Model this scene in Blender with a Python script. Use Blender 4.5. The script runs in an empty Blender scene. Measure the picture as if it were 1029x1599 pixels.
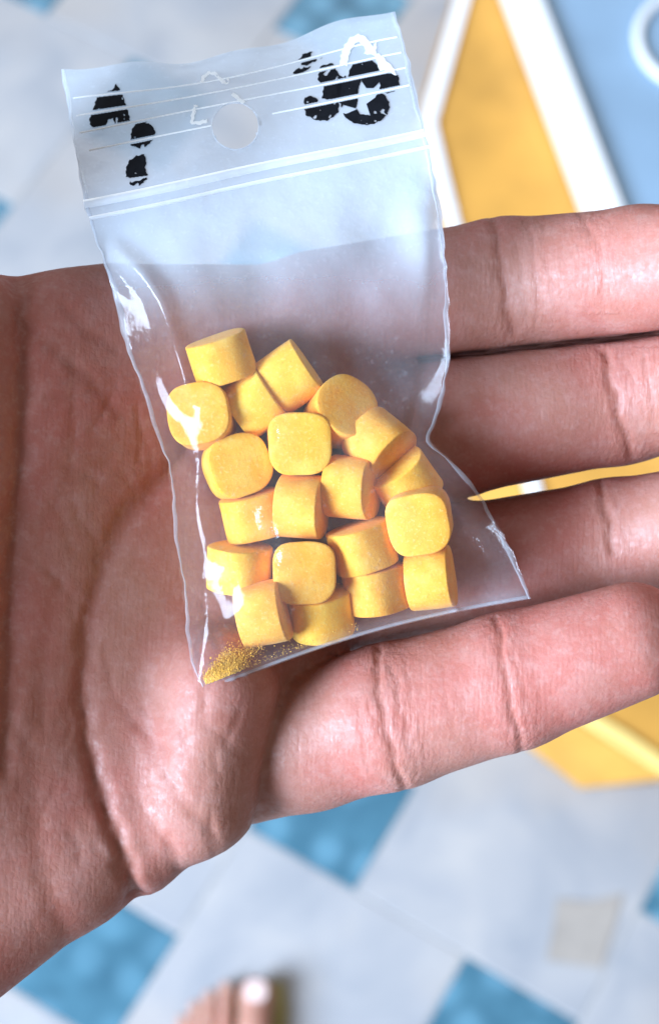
import bpy, bmesh, math, random
import numpy as np
from mathutils import Matrix, Vector
import openvdb

random.seed(7)
rng = np.random.default_rng(11)
S = bpy.context.scene
COL = S.collection

# ------------------------------------------------------------------ camera
TILT = 0.443                 # camera looks down, pitched forward
CAM_H = 1.219                # metres above the tiled floor
FPX = 2990.0                 # focal length in photo pixels
D0 = 230.0                   # mm from the lens to the palm
cam_d = bpy.data.cameras.new('camera')
cam = bpy.data.objects.new('camera', cam_d)
COL.objects.link(cam)
cam.location = (0, 0, CAM_H)
cam.rotation_euler = (TILT, 0, 0)
cam_d.sensor_fit = 'VERTICAL'
cam_d.sensor_height = 24.0
cam_d.lens = 24.0 * FPX / 1599.0
cam_d.clip_start = 0.005
cam_d.clip_end = 50
cam_d.dof.use_dof = True
cam_d.dof.focus_distance = (D0 - 6.0) / 1000
cam_d.dof.aperture_fstop = 19.0
S.camera = cam
HAND_M = Matrix.Translation((0, 0, CAM_H)) @ Matrix.Rotation(TILT, 4, 'X') @ Matrix.Translation((0, 0, -D0 / 1000))

# ------------------------------------------------------------------ light
w = bpy.data.worlds.new('World')
S.world = w
w.use_nodes = True
w.node_tree.nodes['Background'].inputs[0].default_value = (1.0, 0.93, 0.87, 1)
w.node_tree.nodes['Background'].inputs[1].default_value = 0.235


def area(name, loc, target, sx, sy, power, col):
    d = bpy.data.lights.new(name, 'AREA')
    d.shape = 'RECTANGLE'
    d.size, d.size_y = sx, sy
    d.energy = power
    d.color = col
    o = bpy.data.objects.new(name, d)
    COL.objects.link(o)
    o.location = loc
    o.rotation_euler = (Vector(target) - Vector(loc)).to_track_quat('-Z', 'Y').to_euler()
    return o


area('window_light_side', (-1.6, -0.7, 1.65), (0, 0.1, 1.0), 1.1, 1.3, 178, (0.62, 0.78, 1.0))
area('fill_light_front', (-0.3, 2.6, 2.3), (0, 0.5, 0.2), 2.4, 1.6, 19, (0.80, 0.90, 1.0))  # added fill lamp: brightens floor and bag flap, leaves the palm dark

S.view_settings.view_transform = 'Standard'
S.view_settings.look = 'None'
S.view_settings.exposure = 0.35
S.view_settings.gamma = 1.0
S.view_settings.use_curve_mapping = False
S.cycles.transparent_max_bounces = 40
S.cycles.max_bounces = 7
S.cycles.adaptive_threshold = 0.025
S.cycles.caustics_reflective = False
S.cycles.caustics_refractive = False
S.cycles.use_denoising = True


# ------------------------------------------------------------------ helpers
def sm(a, b, x):
    t = np.clip((np.asarray(x, float) - a) / (b - a), 0, 1)
    return t * t * (3 - 2 * t)


def P(px, py, z=0.0):
    """photo pixel at depth z (mm towards the camera) -> mm in the hand frame"""
    k = (D0 - z) / D0 / (FPX / D0)
    return np.array([(px - 514.5) * k, (799.5 - py) * k, z])


def to_px(x, y, z):
    k = (D0 - z) / FPX
    return 514.5 + x / k, 799.5 - y / k


def floor_pt(px, py, h=0.0):
    """where the ray of a photo pixel meets height h (metres, world)"""
    d = Vector(((px - 514.5) / FPX, (799.5 - py) / FPX, -1.0))
    d.rotate(Matrix.Rotation(TILT, 3, 'X'))
    t = (h - CAM_H) / d.z
    return Vector((0, 0, CAM_H)) + d * t


def link(name, me, mat=None, parent=None):
    o = bpy.data.objects.new(name, me)
    COL.objects.link(o)
    if mat is not None and me is not None and not me.materials:
        me.materials.append(mat)
    if parent is not None:
        o.parent = parent
    return o


def mesh(name, v, f, smooth=True):
    me = bpy.data.meshes.new(name)
    me.from_pydata([tuple(map(float, p)) for p in v], [], [tuple(map(int, q)) for q in f])
    me.validate()
    if smooth:
        me.polygons.foreach_set('use_smooth', [True] * len(me.polygons))
    me.update()
    return me


def tag(o, label=None, cat=None, group=None, kind=None):
    if label: o['label'] = label
    if cat: o['category'] = cat
    if group: o['group'] = group
    if kind: o['kind'] = kind
    return o


def mat(name):
    m = bpy.data.materials.new(name)
    m.use_nodes = True
    nt = m.node_tree
    nt.nodes.clear()
    out = nt.nodes.new('ShaderNodeOutputMaterial')
    return m, nt, out


def N(nt, typ, ins=None, **kw):
    n = nt.nodes.new(typ)
    for k, v in kw.items():
        setattr(n, k, v)
    for k, v in (ins or {}).items():
        if isinstance(v, bpy.types.NodeSocket):
            nt.links.new(v, n.inputs[k])
        else:
            n.inputs[k].default_value = v
    return n


def ramp(nt, fac, stops):
    n = nt.nodes.new('ShaderNodeValToRGB')
    nt.links.new(fac, n.inputs[0])
    e = n.color_ramp.elements
    while len(e) < len(stops):
        e.new(0.5)
    for el, (p, c) in zip(e, stops):
        el.position = p
        el.color = (*c, 1)
    return n.outputs[0]


def mixc(nt, fac, a, b, mode='MIX'):
    n = nt.nodes.new('ShaderNodeMix')
    n.data_type = 'RGBA'
    n.blend_type = mode
    for sock, v in ((n.inputs[0], fac), (n.inputs[6], a), (n.inputs[7], b)):
        if isinstance(v, bpy.types.NodeSocket):
            nt.links.new(v, sock)
        else:
            sock.default_value = v if not isinstance(v, tuple) else (*v, 1)
    return n.outputs[2]


def math_n(nt, op, a, b=None):
    n = nt.nodes.new('ShaderNodeMath')
    n.operation = op
    for i, v in enumerate((a, b)):
        if v is None: continue
        if isinstance(v, bpy.types.NodeSocket):
            nt.links.new(v, n.inputs[i])
        else:
            n.inputs[i].default_value = v
    return n.outputs[0]


# ------------------------------------------------------------------ materials
def skin_material(name, base, red, pale, scale=1.0):
    m, nt, out = mat(name)
    co = N(nt, 'ShaderNodeTexCoord').outputs['Object']
    n1 = N(nt, 'ShaderNodeTexNoise', {'Vector': co, 'Scale': 55 / scale, 'Detail': 4.0}).outputs[0]
    n2 = N(nt, 'ShaderNodeTexNoise', {'Vector': co, 'Scale': 260 / scale, 'Detail': 5.0, 'Roughness': 0.7}).outputs[0]
    n3 = N(nt, 'ShaderNodeTexNoise', {'Vector': co, 'Scale': 1500 / scale, 'Detail': 3.0}).outputs[0]
    c = mixc(nt, ramp(nt, n1, [(0.36, (0, 0, 0)), (0.62, (1, 1, 1))]), base, red)
    c = mixc(nt, math_n(nt, 'MULTIPLY', ramp(nt, n2, [(0.45, (0, 0, 0)), (0.75, (1, 1, 1))]), 0.38), c, pale)
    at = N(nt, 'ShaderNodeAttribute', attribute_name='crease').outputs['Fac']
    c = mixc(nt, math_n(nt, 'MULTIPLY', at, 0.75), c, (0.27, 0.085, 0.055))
    n4 = N(nt, 'ShaderNodeTexNoise', {'Vector': co, 'Scale': 900 / scale, 'Detail': 2.0, 'Roughness': 0.7}).outputs[0]
    c = mixc(nt, ramp(nt, n4, [(0.5, (0, 0, 0)), (0.75, (.3, .3, .3))]), c, pale)
    vo = N(nt, 'ShaderNodeTexVoronoi', {'Vector': co, 'Scale': 1150 / scale}, feature='DISTANCE_TO_EDGE').outputs['Distance']
    ml = N(nt, 'ShaderNodeMapping', {'Vector': co, 'Rotation': (0, 0, 0.2), 'Scale': (1.0, 0.22, 0.6)})
    nl = N(nt, 'ShaderNodeTexNoise', {'Vector': ml.outputs[0], 'Scale': 1500 / scale, 'Detail': 2.0}).outputs[0]
    wv = N(nt, 'ShaderNodeTexWave', {'Vector': ml.outputs[0], 'Scale': 520 / scale, 'Distortion': 5.0, 'Detail': 2.0, 'Detail Scale': 1.4}).outputs['Fac']
    jm = N(nt, 'ShaderNodeAttribute', attribute_name='joint').outputs['Fac']
    vr = ramp(nt, vo, [(0.0, (0, 0, 0)), (0.25, (1, 1, 1))])
    hgt = math_n(nt, 'ADD', math_n(nt, 'MULTIPLY', vr, 0.16), math_n(nt, 'MULTIPLY', nl, math_n(nt, 'ADD', math_n(nt, 'MULTIPLY', jm, 2.1), 0.7)))
    hgt = math_n(nt, 'ADD', hgt, math_n(nt, 'ADD', math_n(nt, 'MULTIPLY', n3, 0.6), math_n(nt, 'MULTIPLY', wv, 0.07)))
    hgt = math_n(nt, 'ADD', hgt, math_n(nt, 'MULTIPLY', n2, 0.6))
    b = N(nt, 'ShaderNodeBump', {'Height': hgt, 'Strength': 0.6, 'Distance': 0.00011 * scale})
    p = N(nt, 'ShaderNodeBsdfPrincipled', {'Base Color': c, 'Roughness': ramp(nt, n3, [(0.3, (.42, .42, .42)), (0.7, (.70, .70, .70))]),
                                           'Normal': b.outputs[0], 'Subsurface Weight': 0.25,
                                           'Subsurface Radius': (0.0035 * scale, 0.0014 * scale, 0.0008 * scale),
                                           'Subsurface Scale': 1.0, 'Specular IOR Level': 0.38})
    nt.links.new(p.outputs[0], out.inputs[0])
    return m


SKIN = skin_material('skin', (0.365, 0.162, 0.122), (0.385, 0.124, 0.098), (0.48, 0.28, 0.25))
FOOT_SKIN = skin_material('foot_skin', (0.44, 0.23, 0.17), (0.42, 0.17, 0.12), (0.50, 0.30, 0.25), 3.0)


def tablet_material():
    m, nt, out = mat('yellow_tablet')
    co = N(nt, 'ShaderNodeTexCoord').outputs['Object']
    oi = N(nt, 'ShaderNodeObjectInfo').outputs['Random']
    off = N(nt, 'ShaderNodeVectorMath', {0: co, 1: N(nt, 'ShaderNodeCombineXYZ', {0: oi, 1: oi, 2: oi}).outputs[0]}, operation='ADD').outputs[0]
    n1 = N(nt, 'ShaderNodeTexNoise', {'Vector': off, 'Scale': 330.0, 'Detail': 4.0}).outputs[0]
    n2 = N(nt, 'ShaderNodeTexNoise', {'Vector': off, 'Scale': 2600.0, 'Detail': 4.0, 'Roughness': 0.7}).outputs[0]
    c = ramp(nt, n1, [(0.3, (0.97, 0.42, 0.03)), (0.52, (0.98, 0.50, 0.05)), (0.72, (0.98, 0.60, 0.10))])
    c = mixc(nt, ramp(nt, n2, [(0.54, (0, 0, 0)), (0.68, (0.75, 0.75, 0.75))]), c, (0.98, 0.64, 0.17))
    n5 = N(nt, 'ShaderNodeTexNoise', {'Vector': off, 'Scale': 1500.0, 'Detail': 3.0, 'Roughness': 0.75}).outputs[0]
    c = mixc(nt, ramp(nt, n5, [(0.58, (0, 0, 0)), (0.70, (0.55, 0.55, 0.55))]), c, (0.90, 0.33, 0.02))
    hv = N(nt, 'ShaderNodeHueSaturation', {'Color': c, 'Value': math_n(nt, 'ADD', math_n(nt, 'MULTIPLY', oi, 0.18), 0.9),
                                           'Hue': math_n(nt, 'ADD', math_n(nt, 'MULTIPLY', oi, 0.02), 0.488)}).outputs[0]
    b = N(nt, 'ShaderNodeBump', {'Height': n2, 'Strength': 0.6, 'Distance': 0.00011})
    p = N(nt, 'ShaderNodeBsdfPrincipled', {'Base Color': hv, 'Roughness': 0.75, 'Normal': b.outputs[0], 'Specular IOR Level': 0.25,
                                           'Sheen Weight': 0.1})
    nt.links.new(p.outputs[0], out.inputs[0])
    return m


TABLET = tablet_material()


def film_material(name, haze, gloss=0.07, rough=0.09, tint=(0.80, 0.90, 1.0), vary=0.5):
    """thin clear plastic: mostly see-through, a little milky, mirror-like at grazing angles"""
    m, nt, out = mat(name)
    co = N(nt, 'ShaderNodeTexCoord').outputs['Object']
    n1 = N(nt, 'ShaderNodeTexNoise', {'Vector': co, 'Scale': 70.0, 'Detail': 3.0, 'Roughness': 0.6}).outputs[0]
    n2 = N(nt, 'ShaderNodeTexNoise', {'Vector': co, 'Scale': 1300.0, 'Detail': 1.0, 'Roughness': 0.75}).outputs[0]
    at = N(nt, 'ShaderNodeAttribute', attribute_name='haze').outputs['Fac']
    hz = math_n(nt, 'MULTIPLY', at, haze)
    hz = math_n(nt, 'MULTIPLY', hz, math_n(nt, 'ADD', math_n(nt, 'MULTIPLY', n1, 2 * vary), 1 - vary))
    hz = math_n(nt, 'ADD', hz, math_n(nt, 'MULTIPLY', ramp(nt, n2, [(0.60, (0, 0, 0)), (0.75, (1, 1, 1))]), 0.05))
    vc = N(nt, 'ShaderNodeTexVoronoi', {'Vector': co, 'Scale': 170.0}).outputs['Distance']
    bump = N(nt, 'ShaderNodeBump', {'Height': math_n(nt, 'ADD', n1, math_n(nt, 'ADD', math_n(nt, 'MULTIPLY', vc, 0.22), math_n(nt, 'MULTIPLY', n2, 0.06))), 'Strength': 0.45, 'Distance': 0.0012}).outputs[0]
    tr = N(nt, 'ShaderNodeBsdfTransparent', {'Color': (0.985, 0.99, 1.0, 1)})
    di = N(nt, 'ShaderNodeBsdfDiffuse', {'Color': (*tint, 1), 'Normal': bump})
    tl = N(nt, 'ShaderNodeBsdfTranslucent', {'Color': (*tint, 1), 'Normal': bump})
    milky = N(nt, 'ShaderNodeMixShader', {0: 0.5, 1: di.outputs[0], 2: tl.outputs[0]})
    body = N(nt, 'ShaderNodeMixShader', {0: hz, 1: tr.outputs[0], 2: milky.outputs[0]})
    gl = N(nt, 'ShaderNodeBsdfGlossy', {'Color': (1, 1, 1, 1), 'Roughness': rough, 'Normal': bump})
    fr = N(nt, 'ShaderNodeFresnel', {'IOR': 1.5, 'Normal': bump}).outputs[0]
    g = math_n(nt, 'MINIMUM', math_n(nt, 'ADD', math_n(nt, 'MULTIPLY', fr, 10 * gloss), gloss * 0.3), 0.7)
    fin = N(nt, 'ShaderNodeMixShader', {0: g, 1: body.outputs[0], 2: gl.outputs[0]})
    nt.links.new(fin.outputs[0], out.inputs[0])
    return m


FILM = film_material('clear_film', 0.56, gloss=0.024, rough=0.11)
SEAM = film_material('welded_film', 0.34, gloss=0.012, rough=0.35)
RIDGE = film_material('zip_film', 0.80, tint=(0.92, 0.96, 1.0), gloss=0.04, rough=0.4)


def simple(name, col, rough=0.5, noise=0.12, scale=8.0, bump=0.0, spec=0.4):
    m, nt, out = mat(name)
    co = N(nt, 'ShaderNodeTexCoord').outputs['Object']
    n1 = N(nt, 'ShaderNodeTexNoise', {'Vector': co, 'Scale': scale, 'Detail': 5.0}).outputs[0]
    lo = tuple(x * (1 - noise) for x in col)
    hi = tuple(min(1, x * (1 + noise)) for x in col)
    c = ramp(nt, n1, [(0.3, lo), (0.7, hi)])
    ins = {'Base Color': c, 'Roughness': rough, 'Specular IOR Level': spec}
    if bump:
        ins['Normal'] = N(nt, 'ShaderNodeBump', {'Height': n1, 'Strength': 0.4, 'Distance': bump}).outputs[0]
    p = N(nt, 'ShaderNodeBsdfPrincipled', ins)
    nt.links.new(p.outputs[0], out.inputs[0])
    return m


INK = simple('black_ink', (0.006, 0.007, 0.010), 0.8, 0.3, 900, 0.00002, 0.1)


def white_ink_material():
    m, nt, out = mat('white_ink')
    co = N(nt, 'ShaderNodeTexCoord').outputs['Object']
    n1 = N(nt, 'ShaderNodeTexNoise', {'Vector': co, 'Scale': 1500.0}).outputs[0]
    c = ramp(nt, n1, [(0.3, (0.86, 0.89, 0.90)), (0.7, (0.93, 0.95, 0.95))])
    d = N(nt, 'ShaderNodeBsdfDiffuse', {'Color': c})
    t = N(nt, 'ShaderNodeBsdfTranslucent', {'Color': c})
    mx = N(nt, 'ShaderNodeMixShader', {0: 0.15, 1: d.outputs[0], 2: t.outputs[0]})
    nt.links.new(mx.outputs[0], out.inputs[0])
    return m


WHITE_INK = white_ink_material()
YELLOW = simple('yellow_plastic', (0.58, 0.285, 0.05), 0.55, 0.22, 14)
PALE_YELLOW = simple('pale_yellow_trim', (0.86, 0.62, 0.20), 0.45, 0.05, 9)
WHITE_TRIM = simple('white_trim', (0.88, 0.88, 0.88), 0.4, 0.02, 9)
PALE_BLUE = simple('pale_blue_board', (0.235, 0.345, 0.46), 0.5, 0.12, 12)
GROUT = simple('grout', (0.36, 0.35, 0.34), 0.9, 0.15, 60)
OLIVE = simple('olive_rubber', (0.35, 0.30, 0.12), 0.7, 0.1, 50)
NAIL = simple('toe_nail', (0.80, 0.60, 0.56), 0.25, 0.05, 200)

SMALL_NAIL = simple('small_toe_nail', (0.50, 0.30, 0.23), 0.35, 0.05, 200)


def white_tile_material():
    m, nt, out = mat('white_tile')
    co = N(nt, 'ShaderNodeTexCoord').outputs['Object']
    oi = N(nt, 'ShaderNodeObjectInfo').outputs['Random']
    o3 = N(nt, 'ShaderNodeCombineXYZ', {0: math_n(nt, 'MULTIPLY', oi, 13.0), 1: math_n(nt, 'MULTIPLY', oi, 7.0), 2: 0.0}).outputs[0]
    v = N(nt, 'ShaderNodeVectorMath', {0: co, 1: o3}, operation='ADD').outputs[0]
    n1 = N(nt, 'ShaderNodeTexNoise', {'Vector': v, 'Scale': 14.0, 'Detail': 5.0, 'Distortion': 0.6}).outputs[0]
    n2 = N(nt, 'ShaderNodeTexNoise', {'Vector': v, 'Scale': 6.0, 'Detail': 3.0}).outputs[0]
    c = ramp(nt, n1, [(0.28, (0.275, 0.285, 0.31)), (0.5, (0.36, 0.352, 0.36)), (0.7, (0.43, 0.405, 0.39))])
    c = mixc(nt, ramp(nt, n2, [(0.48, (0, 0, 0)), (0.68, (.7, .7, .7))]), c, (0.385, 0.335, 0.30))
    p = N(nt, 'ShaderNodeBsdfPrincipled', {'Base Color': c, 'Roughness': 0.45})
    nt.links.new(p.outputs[0], out.inputs[0])
    return m


def blue_tile_material():
    m, nt, out = mat('blue_tile')
    co = N(nt, 'ShaderNodeTexCoord').outputs['Object']
    oi = N(nt, 'ShaderNodeObjectInfo').outputs['Random']
    o3 = N(nt, 'ShaderNodeCombineXYZ', {0: math_n(nt, 'MULTIPLY', oi, 11.0), 1: math_n(nt, 'MULTIPLY', oi, 5.0), 2: 0.0}).outputs[0]
    v = N(nt, 'ShaderNodeVectorMath', {0: co, 1: o3}, operation='ADD').outputs[0]
    vo = N(nt, 'ShaderNodeTexVoronoi', {'Vector': v, 'Scale': 30.0, 'Randomness': 0.55}, voronoi_dimensions='2D').outputs['Distance']
    n1 = N(nt, 'ShaderNodeTexNoise', {'Vector': v, 'Scale': 40.0, 'Detail': 4.0}).outputs[0]
    blob = ramp(nt, vo, [(0.16, (1, 1, 1)), (0.42, (0, 0, 0))])
    c = ramp(nt, n1, [(0.3, (0.038, 0.115, 0.165)), (0.7, (0.068, 0.18, 0.245))])
    c = mixc(nt, math_n(nt, 'MULTIPLY', blob, math_n(nt, 'ADD', math_n(nt, 'MULTIPLY', oi, 0.35), 0.22)), c, (0.19, 0.40, 0.52))
    p = N(nt, 'ShaderNodeBsdfPrincipled', {'Base Color': c, 'Roughness': 0.3})
    nt.links.new(p.outputs[0], out.inputs[0])
    return m


WHITE_TILE = white_tile_material()
BLUE_TILE = blue_tile_material()

# ------------------------------------------------------------------ floor: pinwheel tiling
floor_me = mesh('floor', [(-3, -2.5, -0.001), (3, -2.5, -0.001), (3, 3.5, -0.001), (-3, 3.5, -0.001)], [(0, 1, 2, 3)], False)
floor = link('floor', floor_me, GROUT)
tag(floor, 'tiled floor of large white and small blue tiles', None, None, 'structure')


def slab_mesh(name, half, z0, z1, bev):
    bm = bmesh.new()
    bmesh.ops.create_cube(bm, size=1)
    bmesh.ops.scale(bm, vec=(2 * half, 2 * half, z1 - z0), verts=bm.verts)
    bmesh.ops.translate(bm, vec=(0, 0, (z0 + z1) / 2), verts=bm.verts)
    top = [e for e in bm.edges if all(v.co.z > (z0 + z1) / 2 for v in e.verts)]
    bmesh.ops.bevel(bm, geom=top, offset=bev, segments=1, affect='EDGES')
    me = bpy.data.meshes.new(name)
    bm.to_mesh(me)
    bm.free()
    return me


HS = 0.0408                       # half side of a blue tile; white tiles are twice as big
gap = 0.0006
blue_me = slab_mesh('blue_tile', HS - gap, -0.004, 0.0, 0.0006)
white_me = slab_mesh('white_tile', 2 * HS - gap, -0.004, 0.0, 0.0006)
yaw = 0.533
u = np.array([math.cos(yaw), math.sin(yaw)])         # photo-down coordinates
v_ = np.array([-math.sin(yaw), math.cos(yaw)])
y_hit = CAM_H * math.tan(TILT)
org = np.array([0.00168, 0.21428])
a1 = 2 * HS * u - 4 * HS * v_
a2 = 4 * HS * u + 2 * HS * v_
for i in range(-7, 8):
    for j in range(-9, 6):
        c = org + i * a1 + j * a2
        wc = (c[0], y_hit - c[1])
        if not (-0.75 < wc[0] < 0.75 and -0.25 < wc[1] < 1.6):
            continue
        o = link('blue_tile', blue_me, BLUE_TILE, floor)
        o.location = (wc[0], wc[1], rng.uniform(-0.0004, 0.0002))
        o.rotation_euler = (0, 0, -yaw)
        cw = c + 3 * HS * u - HS * v_ 
        o = link('white_tile', white_me, WHITE_TILE, floor)
        o.location = (cw[0], y_hit - cw[1], rng.uniform(-0.0004, 0.0002))
        o.rotation_euler = (0, 0, -yaw)


# a tan inlaid piece beside the joint at the lower right
tan = [floor_pt(x, y, 0.0) for x, y in ((868, 1404), (920, 1408), (972, 1396), (958, 1450), (938, 1512), (890, 1506), (852, 1500), (862, 1450))]
patch_me = mesh('tan_inlay', [(p.x, p.y, 0.0008) for p in tan], [tuple(range(len(tan)))[::-1]], False)
link('tan_inlay', patch_me, simple('tan_inlay', (0.345, 0.30, 0.262), 0.6, 0.15, 30), floor)


# ------------------------------------------------------------------ yellow box with white edge, blue board on it
def prism(name, pts, z0, z1, bev=0.0):
    n = len(pts)
    area2 = sum(pts[i][0] * pts[(i + 1) % n][1] - pts[(i + 1) % n][0] * pts[i][1] for i in range(n))
    if area2 < 0:
        pts = pts[::-1]
    bm = bmesh.new()
    lo = [bm.verts.new((p[0], p[1], z0)) for p in pts]
    hi = [bm.verts.new((p[0], p[1], z1)) for p in pts]
    bm.faces.new(hi)
    bm.faces.new(lo[::-1])
    for k in range(n):
        bm.faces.new((lo[k], lo[(k + 1) % n], hi[(k + 1) % n], hi[k]))
    if bev:
        bmesh.ops.bevel(bm, geom=[e for e in bm.edges if abs(e.verts[0].co.z - e.verts[1].co.z) < 1e-6 and e.verts[0].co.z > z0 + 1e-5],
                        offset=bev, segments=3, affect='EDGES')
    me = bpy.data.meshes.new(name)
    bm.to_mesh(me)
    bm.free()
    return me


def strip(name, line, width, z0, z1, side=1):
    """raised strip along a polyline, width to one side"""
    line = [Vector((p[0], p[1])) for p in line]
    off = []
    for k, p in enumerate(line):
        d0 = (p - line[k - 1]).normalized() if k else None
        d1 = (line[k + 1] - p).normalized() if k < len(line) - 1 else None
        n0 = Vector((-d0.y, d0.x)) if d0 else None
        n1 = Vector((-d1.y, d1.x)) if d1 else None
        n = (n0 + n1).normalized() if d0 and d1 else (n0 or n1)
        s = 1 / max(0.5, n.dot(n0 or n1))
        off.append(p + n * width * side * s)
    return prism(name, [(*p,) for p in line] + [(*p,) for p in off[::-1]], z0, z1, 0.0015)


BOX_H = 0.055
rim_px = [(740, -95), (712, 0), (655, 195), (693, 335), (820, 765), (905, 1125), (965, 1164), (1042, 1213), (1170, 1185)]
base_px = [(735, -95), (706, 0), (645, 200), (672, 345), (728, 782), (825, 1168), (905, 1232), (1052, 1221), (1172, 1197)]
rim = [floor_pt(x, y, BOX_H) for x, y in rim_px]
low = [floor_pt(x, y, 0.0) for x, y in base_px]
base = rim[0].copy(); base.z = 0
box_root = tag(link('yellow_box', None), 'low yellow plastic box with white top edge standing on tiles', 'box')
box_root.location = base
outline = [(p.x - base.x, p.y - base.y) for p in rim]
low = [(p.x - base.x, p.y - base.y) for p in low]
far = [(0.55, outline[-1][1] + 0.02), (0.55, outline[0][1] + 0.15), (0.05, outline[0][1] + 0.15)]
low += far; top_o = outline + far
nb = len(low)
bm = bmesh.new()
lov = [bm.verts.new((*p, 0.001)) for p in low]; hiv = [bm.verts.new((*p, BOX_H)) for p in top_o]
bm.faces.new(hiv)
for k in range(nb):
    bm.faces.new((lov[k], lov[(k + 1) % nb], hiv[(k + 1) % nb], hiv[k]))
bmesh.ops.recalc_face_normals(bm, faces=bm.faces)
bmesh.ops.bevel(bm, geom=[e for e in bm.edges if all(v.co.z > BOX_H - 1e-5 for v in e.verts)], offset=0.004, segments=3, affect='EDGES')
body_me = bpy.data.meshes.new('box_body')
bm.to_mesh(body_me)
bm.free()
link('box_body', body_me, YELLOW, box_root)
ins = 0.0035
link('edge_trim', strip('edge_trim', outline[0:4], 0.0100, BOX_H - 0.001, BOX_H + 0.004, 1), WHITE_TRIM, box_root)
link('edge_trim', strip('edge_trim', outline[3:6], 0.0095, BOX_H - 0.001, BOX_H + 0.004, 1), WHITE_TRIM, box_root)
link('corner_trim', strip('corner_trim', outline[5:8], 0.009, BOX_H - 0.001, BOX_H + 0.004, 1), PALE_YELLOW, box_root)

BZ = BOX_H + 0.005
edge = [floor_pt(x, y, BZ + 0.022) for x, y in ((770, -75), (800, 0), (920, 318), (1070, 720))]
bb = edge[0].copy(); bb.z = BZ
board = tag(link('blue_board', None), 'pale blue board with thick white rim lying on yellow box', 'board')
board.location = bb
el = [(p.x - bb.x, p.y - bb.y) for p in edge]
bo = [el[0], el[-1], (el[-1][0] + 0.25, el[-1][1] + 0.05), (el[-1][0] + 0.25, el[0][1] + 0.1)]
inner = [(p[0] + 0.012, p[1]) for p in bo[:2]] + bo[2:]
link('board_panel', prism('board_panel', inner, 0.0, 0.012, 0.002), PALE_BLUE, board)
link('white_rim', strip('white_rim', [bo[0], bo[1]], 0.024, -0.0005, 0.022, 1), WHITE_TRIM, board)


def torus_mesh(name, R, r, nR=64, nr=12):
    vs, fs = [], []
    for a in range(nR):
        for b in range(nr):
            A, B = 2 * math.pi * a / nR, 2 * math.pi * b / nr
            vs.append(((R + r * math.cos(B)) * math.cos(A), (R + r * math.cos(B)) * math.sin(A), r * math.sin(B)))
            fs.append((a * nr + b, ((a + 1) % nR) * nr + b, ((a + 1) % nR) * nr + (b + 1) % nr, a * nr + (b + 1) % nr))
    return mesh(name, vs, fs)


rp = floor_pt(1092, 62, BZ + 0.016)
ring = tag(link('white_ring', torus_mesh('white_ring', 0.046, 0.0036), WHITE_TRIM), 'round white ring lying on the pale blue board', 'ring')
ring.location = (rp.x, rp.y, BZ + 0.012 + 0.0036)


# ------------------------------------------------------------------ signed-distance modelling
def grid3(lo, hi, h):
    ax = [np.arange(lo[k], hi[k] + h, h, dtype=np.float32) for k in range(3)]
    return np.meshgrid(*ax, indexing='ij'), lo, h


def roundcone(G, a, b, ra, rb, flat=1.0):
    X, Y, Z = G
    a = np.asarray(a, np.float32); b = np.asarray(b, np.float32)
    d = b - a
    L2 = float(d @ d)
    px, py, pz = X - a[0], Y - a[1], Z - a[2]
    t = np.clip((px * d[0] + py * d[1] + pz * d[2]) / L2, 0, 1)
    ex, ey, ez = px - t * d[0], py - t * d[1], (pz - t * d[2]) / flat
    return np.sqrt(ex * ex + ey * ey + ez * ez) - (ra + (rb - ra) * t)


def smin(a, b, k):
    h = np.clip(0.5 + 0.5 * (b - a) / k, 0, 1)
    return b + (a - b) * h - k * h * (1 - h)


def poly_sdf2(X, Y, pts):
    pts = np.asarray(pts, np.float32)
    d = np.full(X.shape, 1e9, np.float32)
    s = np.ones(X.shape, np.float32)
    n = len(pts)
    for i in range(n):
        a, b = pts[i], pts[i - 1]
        e = b - a
        wx, wy = X - a[0], Y - a[1]
        t = np.clip((wx * e[0] + wy * e[1]) / (e @ e), 0, 1)
        dx, dy = wx - e[0] * t, wy - e[1] * t
        d = np.minimum(d, dx * dx + dy * dy)
        c1, c2, c3 = Y >= a[1], Y < b[1], e[0] * wy > e[1] * wx
        flip = (c1 & c2 & c3) | (~c1 & ~c2 & ~c3)
        s = np.where(flip, -s, s)
    return s * np.sqrt(d)


def line_d2(x, y, pts):
    d = np.full(np.shape(x), 1e9)
    for a, b in zip(pts[:-1], pts[1:]):
        a = np.asarray(a, float); b = np.asarray(b, float)
        e = b - a
        t = np.clip(((x - a[0]) * e[0] + (y - a[1]) * e[1]) / (e @ e), 0, 1)
        d = np.minimum(d, (x - a[0] - e[0] * t) ** 2 + (y - a[1] - e[1] * t) ** 2)
    return np.sqrt(d)


def polygonise(F, lo, h):
    g = openvdb.FloatGrid(background=5.0)
    g.copyFromArray(np.ascontiguousarray(np.clip(F, -5, 5), np.float32), tolerance=0.0)
    pts, quads = g.convertToQuads(0.0)
    return np.asarray(pts, float) * h + np.asarray(lo, float), np.asarray(quads)[:, ::-1]


def subdivided(v, f, levels):
    me = mesh('tmp', v, f)
    o = bpy.data.objects.new('tmp', me)
    COL.objects.link(o)
    mod = o.modifiers.new('s', 'SUBSURF')
    mod.levels = levels
    mod.render_levels = levels
    dg = bpy.context.evaluated_depsgraph_get()
    dg.update()
    m2 = bpy.data.meshes.new_from_object(o.evaluated_get(dg))
    bpy.data.objects.remove(o)
    return m2


def mesh_co(me):
    c = np.empty(len(me.vertices) * 3); me.vertices.foreach_get('co', c)
    n = np.empty(len(me.vertices) * 3); me.vertices.foreach_get('normal', n)
    return c.reshape(-1, 3), n.reshape(-1, 3)


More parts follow.
